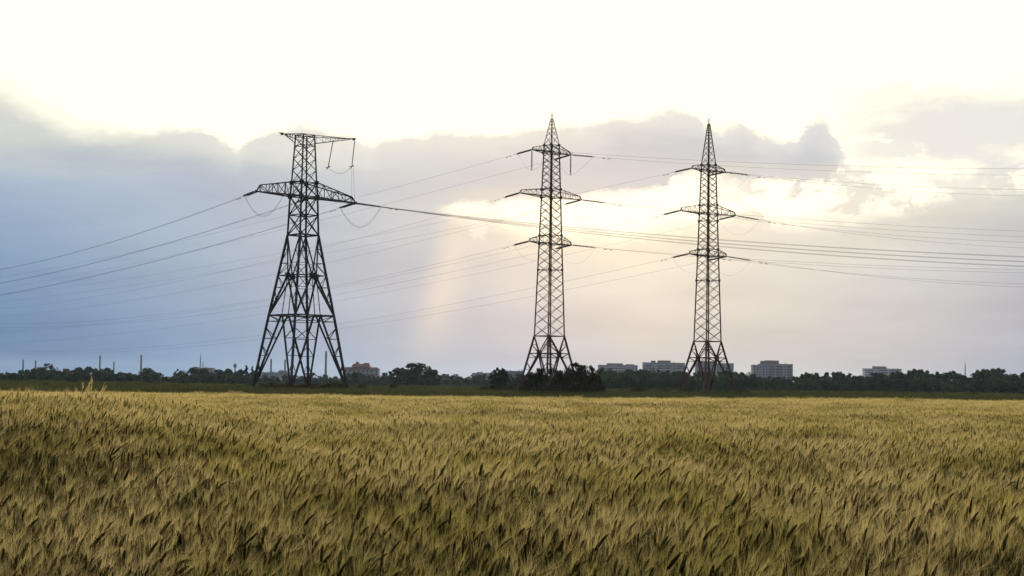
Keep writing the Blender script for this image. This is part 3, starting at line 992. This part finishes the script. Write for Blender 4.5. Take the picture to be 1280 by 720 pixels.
def tree_obj(name, px, top, Y, crown, trunk, H0, label, cat, group, wid=1.0, rng=random, zbase=None):
    x = X_at(px, Y); z = ground_z(x, Y)
    H = max(1.2, (Z_at(px, top, Y) - z) * (1.14 if px < 640 else 1.08 if px > 1130 else 1.0))
    root = empty(name, (x, Y, z), rng.uniform(0, 6.28), label, cat, group)
    s = H / H0
    root.scale = (s * wid, s * wid, s)
    for nm, me in (('trunk', trunk), ('crown', crown)):
        if me is None: continue
        o = bpy.data.objects.new(nm, me); COL.objects.link(o); o.parent = root
    return root

heights = [(-60,466),(0,466),(20,463),(60,460),(75,462),(90,461),(115,460),(130,463),(150,466),(165,468),(180,466),(192,465),(205,470),(220,470),(232,467),(250,465),(270,466),(290,465),(304,466),(325,470),(350,472),(375,470),(400,470),(440,470),(460,468),(480,469),(500,467),(540,468),(560,470),(580,472),(600,470),(640,470),(680,468),(720,468),(755,462),(780,463),(800,462),(830,464),(860,466),(900,466),(920,466),(940,466),(955,467),(972,472),(985,474),(996,470),(1004,467),(1025,469),(1045,466),(1060,468),(1080,470),(1100,467),(1130,466),(1150,465),(1170,467),(1195,468),(1210,473),(1225,468),(1232,464),(1248,464),(1258,470),(1280,471),(1340,470)]
def top_at(x):
    for (a, b), (c, d) in zip(heights, heights[1:]):
        if x <= c: return lerp(b, d, (x - a) / (c - a))
    return heights[-1][1]
r2 = random.Random(77)
def section(x):
    if x < 330: return 'dark tree in the far belt left of the broad black pylon', 'trees of the far belt on the left'
    if x < 640: return 'hazy low tree of the far belt left of the middle pylon', 'trees of the far belt between the pylons'
    if x < 960: return 'dark green tree of the far belt below the apartment blocks', 'trees of the far belt below the apartment blocks'
    return 'dark tree of the far belt right of the right-hand pylon', 'trees of the far belt on the right'
x = -50.0
while x < 1335:
    left = x < 330; midz = 330 <= x < 640
    Y = (650 if left else 900 if midz else 620) + r2.uniform(-25, 40)
    l_, g_ = section(x)
    i = r2.randrange(8)
    hgt = max(1, hor(x) + 8 - top_at(x))
    w = r2.uniform(1.0, 1.5)
    tree_obj('broadleaf_tree', x, top_at(x) + r2.gauss(.6, 1.9), Y, CR[i], TK[i % 3], 8, l_, 'tree', g_, w, r2)
    x += r2.uniform(6, 9)
SP = [crown_mesh('crown', M['leaf_far'], 8, w, .28, 50, 60, 320 + i, .05, shape='column') for i, w in enumerate((3.6, 4.6))]
x = 985.0
while x < 1300:
    tree_obj('broadleaf_tree', x, top_at(x) + r2.gauss(-1.2, 1.6), 600 + r2.uniform(-15, 15), SP[r2.randrange(2)], TK[0], 8, 'narrow peaked dark tree of the far belt right of the right-hand pylon', 'tree', 'peaked trees of the far belt on the right', r2.uniform(.9, 1.3), r2)
    x += r2.uniform(9, 22)
# low shrubby front row that closes the belt
x = -50.0
while x < 1335:
    midz = 330 <= x < 640
    Y = (700 if midz else 595 if x < 330 else 530) + r2.uniform(-10, 10)
    l_, g_ = section(x)
    l_ = l_.replace('tree', 'low shrub').replace('dark green low', 'dark green low'); g_ = g_.replace('trees', 'shrubs')
    i = r2.choice((4, 5, 7))
    tp_ = lerp(hor(x) + 8, top_at(x), r2.uniform(.5, .75))
    tree_obj('shrub', x, tp_, Y, CR[i], None, 8, l_.replace('in the far belt', 'of the far belt').replace('of the far belt', 'at the foot of the far belt'), 'shrub', g_, r2.uniform(1.5, 2.2), r2)
    x += r2.uniform(9, 14)
# single trees that stand out
for (px, tp_, Y, cr, w, lb) in [
    (519, 458, 560, 2, 1.7, 'big rounded grey-green tree standing above the belt right of the red-roofed building'),
    (498, 463.5, 570, 0, 1.6, 'smaller rounded tree at the left shoulder of the big rounded tree'),
    (540, 465, 565, 3, 1.6, 'smaller tree at the right shoulder of the big rounded tree'),
    (620, 464, 300, 1, .9, 'small dark tree left of the bushes around the middle pylon'),
    (628, 463, 305, 6, .9, 'narrow dark tree next to the small dark tree left of the middle pylon'),
    (1231, 463, 600, 6, .9, 'tallest tree of the right-hand belt, beside the thin mast'),
    (1248, 464, 605, 1, 1.1, 'broad tall tree at the right end of the belt'),
    (1008, 466, 600, 3, 1.0, 'tree at the gap in the belt just right of the tallest looking apartment block'),
    (1046, 465, 600, 6, .9, 'narrow peaked tree halfway between the two right apartment blocks'),
    (444, 468, 600, 0, .9, 'dark tree in front of the red-roofed building')]:
    tree_obj('broadleaf_tree', px, tp_, Y, CR[cr], TK[0], 8, lb, 'tree', None, w, r2)
tree_obj('poplar_tree', 308, 459.5, 640, PO, TK[1], 10, 'left one of two dark upright poplars beside the left-hand pylon', 'tree', None, 1.2, r2)
tree_obj('poplar_tree', 315, 460.5, 640, PO, TK[1], 10, 'right one of two dark upright poplars beside the left-hand pylon', 'tree', None, .9, r2)

# nearer bushes at the pylons
BU = [crown_mesh('foliage', M['leaf_dark'], 4, w, .12, 40, 80, 500 + i, .03, shape=sh) for i, (w, sh) in enumerate([(5, 'round'), (4.4, 'dome'), (5.4, 'round'), (3.6, 'round')])]
BR = [crown_mesh('foliage', M['leaf_brown'], 1.6, w, .07, 40, 60, 600 + i, .03, shape='dome') for i, w in enumerate((4.2, 3.4, 5))]
LG = [crown_mesh('foliage', M['leaf_far'], 1.4, w, .07, 30, 60, 650 + i, .03, shape='dome') for i, w in enumerate((2.4, 2.0))]
ST = trunk_mesh('stem', 4, .07, 9, 8)
def bush(px, top, Y, me, H0, label, group=None, wid=1.0, name='bush', stem=True):
    x = X_at(px, Y); z = ground_z(x, Y); H = max(.5, Z_at(px, top, Y) - z); s = H / H0
    root = empty(name, (x, Y, z), r2.uniform(0, 6.28), label, 'bush', group)
    root.scale = (s * wid, s * wid, s)
    o = bpy.data.objects.new('foliage', me); COL.objects.link(o); o.parent = root
    if stem:
        o = bpy.data.objects.new('stem', ST); COL.objects.link(o); o.parent = root; o.scale = (1, 1, H0 / 4)
for (px, tp_, Y, i, w, lb) in [
    (664, 467, 250, 3, 1.1, 'dark bush just right of the left foot of the middle pylon'),
    (676, 462, 248, 1, 1.0, 'dark peaked bush at the left under the middle pylon'),
    (690, 461, 262, 0, 1.0, 'dark bush under the centre of the middle pylon'),
    (703, 463, 246, 3, 1.1, 'small dark bush between the two tallest bushes under the middle pylon'),
    (722, 455, 249, 1, 1.0, 'tallest black-brown bush at the right foot of the middle pylon'),
    (734, 458, 254, 0, .95, 'broad black-brown bush right of the tallest one by the middle pylon'),
    (744, 466, 251, 3, 1.2, 'lowest rightmost bush of the thicket by the middle pylon'),
    (712, 461, 262, 2, .9, 'dark bush behind the right leg of the middle pylon')]:
    bush(px, tp_, Y, BU[i], 4, lb, None, w)
for k, px in enumerate(range(606, 760, 11)):
    bush(px + r2.uniform(-3, 3), 483 + r2.uniform(-1.5, 2) , 243 + r2.uniform(-3, 3), BR[k % 3], 1.6, 'low brown scrub bush in the row along the foot of the middle pylon', 'scrub bushes below the middle pylon', 1.2)
for k, px in enumerate(range(330, 436, 8)):
    bush(px + r2.uniform(-2, 2), 480.0 + r2.uniform(-1.5, 2.5), 240 + r2.uniform(-4, 14), BR[k % 3], 1.6, 'low dark brown scrub bush in the row between the feet of the left-hand pylon', 'scrub bushes below the left-hand pylon', 1.1)
for k, px in enumerate(range(838, 935, 12)):
    bush(px + r2.uniform(-3, 3), 487 + r2.uniform(-1.5, 1.5), 262 + r2.uniform(-8, 8), LG[k % 2], 1.4, 'low green scrub bush in the row at the feet of the right-hand pylon', 'scrub bushes below the right-hand pylon', 1.2)
for k in range(34):
    px = r2.uniform(775, 1275) if k < 22 else r2.uniform(10, 600)
    Y_ = r2.uniform(225, 330)
    g0 = hor(px) + 2 / Y_ * FPX
    bush(px, g0 - r2.uniform(3.5, 7.5), Y_, (LG[k % 2] if k % 3 else BR[k % 3]), 1.4, 'low ragged scrub bush growing out in the meadow between the wheat and the far trees', 'scrub bushes scattered in the meadow', r2.uniform(1.0, 2.2))
bush(1110, 486, 300, LG[0], 1.4, 'small round dark green bush alone in the meadow on the right', None, 1.0)
bush(576, 485, 300, LG[1], 1.4, 'small dark green bush alone in the meadow between left-hand and middle pylons', None, .8)

# ------------------------------------------------------------------ buildings
def win_mesh(w, h):
    mb = MB(); mb.box(-w/2, w/2, -.12, .1, 0, h); return mb.mesh('pane', M['glass'])
def frame_mesh(w, h):
    mb = MB(); t = .16
    mb.box(-w/2 - t, -w/2, -.2, .1, 0, h); mb.box(w/2, w/2 + t, -.2, .1, 0, h)
    mb.box(-w/2 - t, w/2 + t, -.2, .1, -t, 0); mb.box(-w/2 - t, w/2 + t, -.2, .1, h, h + t)
    return mb.mesh('window', M['panel_white'])
FR = frame_mesh(1.7, 1.6); PN = win_mesh(1.7, 1.6)
def window(root, x, y, z):
    o = bpy.data.objects.new('window', FR); COL.objects.link(o); o.parent = root; o.location = (x, y, z)
    p = bpy.data.objects.new('pane', PN); COL.objects.link(p); p.parent = o

def block(px0, px1, top, Y, label, wallm, pent, loggias, skip_win=(), dep=14, lower=None, name='apartment_building', bands=()):
    """slab block: photo columns px0..px1, roof at row top, distance Y"""
    xc = X_at((px0 + px1) / 2, Y); zb = ground_z(xc, Y)
    Wd = (px1 - px0) / FPX * Y; H = Z_at((px0 + px1) / 2, top, Y) - zb
    root = empty(name, (xc, Y, zb), 0, label, 'building')
    wl = MB()
    if lower:   # (fraction of width, drop in metres) of a lower wing on the left
        fr, dr = lower
        wl.box(-Wd/2, -Wd/2 + fr * Wd, 1.0, dep, 0, H - dr); wl.box(-Wd/2 + fr * Wd, Wd/2, 0, dep, 0, H)
    else: wl.box(-Wd/2, Wd/2, 0, dep, 0, H)
    # panel joints
    nf = int(H / 3)
    for f in range(1, nf + 1):
        wl.box(-Wd/2 + (lower[0] * Wd if lower else 0), Wd/2, -.08, -.001, f * 3 - .12, f * 3)
    wl.build('wall', wallm, root)
    rf = MB(); rf.box(-Wd/2 - .3 + (lower[0] * Wd if lower else 0), Wd/2 + .3, -.35, dep + .3, H + .003, H + .7)
    ro = rf.build('roof', M['concrete'], root)
    for (a, b, h) in pent:
        p = MB(); x0 = -Wd/2 + a * Wd; x1 = -Wd/2 + b * Wd
        p.box(x0, x1, 3, dep - 3, H + .71, H + h)
        p.box(x0 - .2, x1 + .2, 2.8, dep - 2.8, H + h + .01, H + h + .3)
        p.build('lift_housing', M['brick'], ro)
    for i in range(5):
        xx = r2.uniform(-.42, .42) * Wd; p = MB(); p.box(xx - .4, xx + .4, 4, 5, H + .71, H + r2.uniform(1.4, 2.2)); p.build('vent', M['concrete'], ro)
    # balconies: recessed dark loggias with pale parapets, one part per balcony
    f0 = max(1, nf - 6)
    for (a, b) in loggias:
        for f in range(f0, nf):
            x0 = -Wd/2 + a * Wd; x1 = -Wd/2 + b * Wd
            mb = MB(); mb.box(x0, x1, -.9, -.09, f * 3 + .05, f * 3 + 1.1); 
            bl = mb.build('balcony', M['panel_white'] if (f in bands) else wallm, root)
            mb = MB(); mb.box(x0 + .1, x1 - .1, -.3, -.1, f * 3 + 1.12, f * 3 + 2.75); mb.build('balcony_opening', M['loggia'], bl)
    nb = int(Wd / 3.4)
    for f in range(f0, nf):
        for i in range(nb):
            fr_ = (i + .5) / nb
            if any(a - .02 < fr_ < b + .02 for a, b in loggias): continue
            lw = lower and fr_ < lower[0] + .02
            if lw and f * 3 + 3 > H - lower[1]: continue
            window(root, -Wd/2 + fr_ * Wd, 1.0 if lw else 0, f * 3 + .9)
    return root
block(748, 797, 457.0, 2000, 'leftmost apartment block of the row, right of the bushes by the middle pylon', M['panel_wall'], [(.22, .62, 2.6), (.7, .9, 1.6)], [(.28, .44), (.5, .62)], bands=(5, 6))
block(804, 856, 454.0, 1900, 'wide apartment block with dark balcony bands just left of the right-hand pylon', M['panel_wall'], [(.2, .3, 2.6), (.36, .66, 3.0)], [(.07, .2), (.34, .48), (.52, .66), (.8, .93)], bands=(6,))
block(870, 917, 454.5, 2000, 'apartment block seen through the legs of the right-hand pylon', M['panel_wall'], [(.1, .5, 2.0)], [(.2, .35), (.62, .76)], bands=(6,))
block(941, 991, 455.5, 1800, 'tallest looking apartment block right of the right-hand pylon, with lower left wing', M['panel_wall'], [(.22, .34, 3.6), (.34, .66, 4.2)], [(.40, .54), (.57, .71), (.86, .97)], lower=(.18, 0.6))
block(1081, 1127, 461.5, 2100, 'rightmost apartment block, long and low above the right-hand trees', M['panel_white'], [(.25, .6, 3.4)], [(.08, .24), (.36, .62), (.65, .95)])
block(622, 655, 464.5, 1500, 'low pale blue building behind the left leg of the middle pylon', M['panel_blue'], [(.1, .3, .9)], [], name='office_building')
block(590, 612, 467.0, 1900, 'small flat grey block half hidden by trees left of the middle pylon', M['panel_wall'], [(.3, .6, 1.5)], [], name='apartment_building')
block(237, 266, 460.5, 1700, 'low flat grey factory hall under two thin masts left of the left-hand pylon', M['concrete'], [(.1, .3, 1.2)], [], name='factory_building')
block(325, 350, 466.0, 2100, 'pale blue-grey industrial hall under the left leg of the left-hand pylon', M['panel_blue'], [(.5, .7, 1.0)], [], name='factory_building')
block(344, 362, 472.0, 1500, 'low white shed behind the legs of the left-hand pylon', M['panel_white'], [], [], name='shed')
block(561, 577, 471.5, 1700, 'small pale house roof peeking over trees right of the big rounded tree', M['panel_wall'], [(.2, .6, 1.5)], [], name='house')
block(348, 358, 464.0, 2000, 'small square block beside the chimney seen through the left-hand pylon', M['panel_blue'], [], [], name='factory_building')

# red roofed building
def red_building():
    Y = 1500; px0, px1 = 429, 473
    xc = X_at(451, Y); zb = ground_z(xc, Y); k = Y / FPX
    Wd = (px1 - px0) * k
    H = Z_at(451, 461, Y) - zb
    root = empty('red_roofed_building', (xc, Y, zb), 0, 'pale building with a stepped red roof right of the left-hand pylon', 'building')
    w = MB(); w.box(-Wd/2, Wd/2, 0, 16, 0, H); w.build('wall', M['panel_wall'], root)
    r_ = MB()
    def hip(x0, x1, z0, z1, ins):
        y0, y1 = -.8, 16.8
        a = [(x0,y0,z0),(x1,y0,z0),(x1,y1,z0),(x0,y1,z0)]; b = [(x0+ins,y0+ins*1.5,z1),(x1-ins,y0+ins*1.5,z1),(x1-ins,y1-ins*1.5,z1),(x0+ins,y1-ins*1.5,z1)]
        n = len(r_.v); r_.v += a + b
        for f in ((3,2,1,0),(4,5,6,7),(0,1,5,4),(1,2,6,5),(2,3,7,6),(3,0,4,7)):
            r_.f.append(tuple(n+i for i in f)); r_.m.append(0)
    hip(-Wd/2 - .5, Wd/2 + .5, H + .01, H + 1.6, 2)
    rf = r_.build('roof', M['roof_red'], root)
    for (a, b, z1) in [(.22, .62, 4.6), (.30, .46, 6.6), (.52, .76, 5.6)]:
        r_ = MB(); hip(-Wd/2 + a * Wd, -Wd/2 + b * Wd, H + 1.0 + a, H + z1, 1.6); r_.build('roof_tower', M['roof_red'], rf)
    for f in range(2, int(H / 3)):
        for i in range(8):
            window(root, -Wd/2 + (i + .5) / 8 * Wd, 0, f * 3 + .6)
    return root
red_building()

# chimneys
def chimney(px, top, Y, w, label, kind='chimney'):
    x = X_at(px, Y); zb = ground_z(x, Y); H = Z_at(px, top, Y) - zb; r = w / FPX * Y / 2
    root = empty('factory_chimney' if kind == 'chimney' else 'radio_mast', (x, Y, zb), 0, label, kind if kind == 'chimney' else 'mast')
    mb = MB()
    if kind == 'chimney':
        mb.tube([(0, 0, -1), (0, 0, H * .5), (0, 0, H)], [r * 1.35, r * 1.12, r * .92], 14)
        mb.build('shaft', M['chimney'], root)
        for t in (.98, .86):
            c = MB(); c.tube([(0, 0, H * t - .5), (0, 0, H * t + .9)], [r * 1.2, r * 1.2], 14); c.build('rim', M['brick'] if t < .9 else M['concrete'], root)
    else:
        pr = Prof([(0, r * 3), (H, r * .9)])
        lattice(mb, pr, 0, H, 1.6, r * .55, r * .3); mb.build('shaft', M['chimney'], root)
        c = MB(); c.tube([(0, 0, H), (0, 0, H + 3)], .15, 5); c.build('antenna', M['chimney'], root)
    return root
for (px, top, w, lb) in [(28.5, 450, 1.7, 'leftmost thin dark chimney above the left tree belt'), (44, 451, 1.7, 'second thin dark chimney from the left edge'),
        (124.5, 445, 1.8, 'pale chimney above the highest part of the left tree belt'), (142, 453, 1.6, 'short dark chimney left of the thick one'),
        (176, 444, 2.2, 'thickest and tallest dark chimney over the left trees'),
        (338.5, 449, 2.0, 'chimney seen just right of the left leg of the left-hand pylon'), (356, 450, 2.0, 'chimney seen at the inner legs of the left-hand pylon'),
        (407, 439, 2.4, 'tall pale chimney seen between the right legs of the left-hand pylon')]:
    chimney(px, top, 2000, w, lb)
chimney(250, 445, 1700, 1.1, 'taller of two thin masts on the flat factory hall', 'mast')
chimney(253.5, 454, 1700, 1.1, 'shorter of two thin masts on the flat factory hall', 'mast')
chimney(183.5, 461, 1800, 1.0, 'tiny mast just right of the thickest chimney', 'mast')
chimney(1206.5, 455, 1500, 1.0, 'thin mast rising over the right-hand tree belt', 'mast')
# water tower
x = X_at(293.5, 1700); zb = ground_z(x, 1700); H = Z_at(293.5, 452.5, 1700) - zb; k = 1700 / FPX
wtw = empty('water_tower', (x, 1700, zb), 0, 'water tower with a bulbous head left of the left-hand pylon', 'water tower')
mb = MB(); mb.tube([(0, 0, -1), (0, 0, H * .72)], [.9 * k, .7 * k], 12); mb.build('shaft', M['chimney'], wtw)
mb = MB(); mb.tube([(0, 0, H * .66), (0, 0, H * .74), (0, 0, H * .86), (0, 0, H * .9)], [.7 * k, 2.1 * k, 2.1 * k, .8 * k], 14); mb.build('tank', M['chimney'], wtw)
mb = MB(); mb.tube([(0, 0, H * .9), (0, 0, H)], [.35 * k, .2 * k], 6); mb.build('antenna', M['chimney'], wtw)

# ------------------------------------------------------------------ haze
hz = MB(); hz.box(-6400, 6400, -300, 7300, -3.0, 56.0)
hm, NH, hout = new_mat('haze_air')
pv = NH.n('ShaderNodeVolumePrincipled')
pv.inputs['Color'].default_value = (.62, .78, 1.0, 1)
pv.inputs['Density'].default_value = 0.00005
pv.inputs['Anisotropy'].default_value = 0.4
NH.l.new(pv.outputs[0], hout.inputs['Volume'])
ho = hz.build('haze', hm); tag(ho, 'thin pale haze in the air over the whole plain', 'haze', kind='stuff')

S.cycles.use_denoising = True
S.cycles.max_bounces = 5
S.cycles.diffuse_bounces = 2
S.cycles.transmission_bounces = 3
S.cycles.volume_bounces = 0
S.cycles.transparent_max_bounces = 4
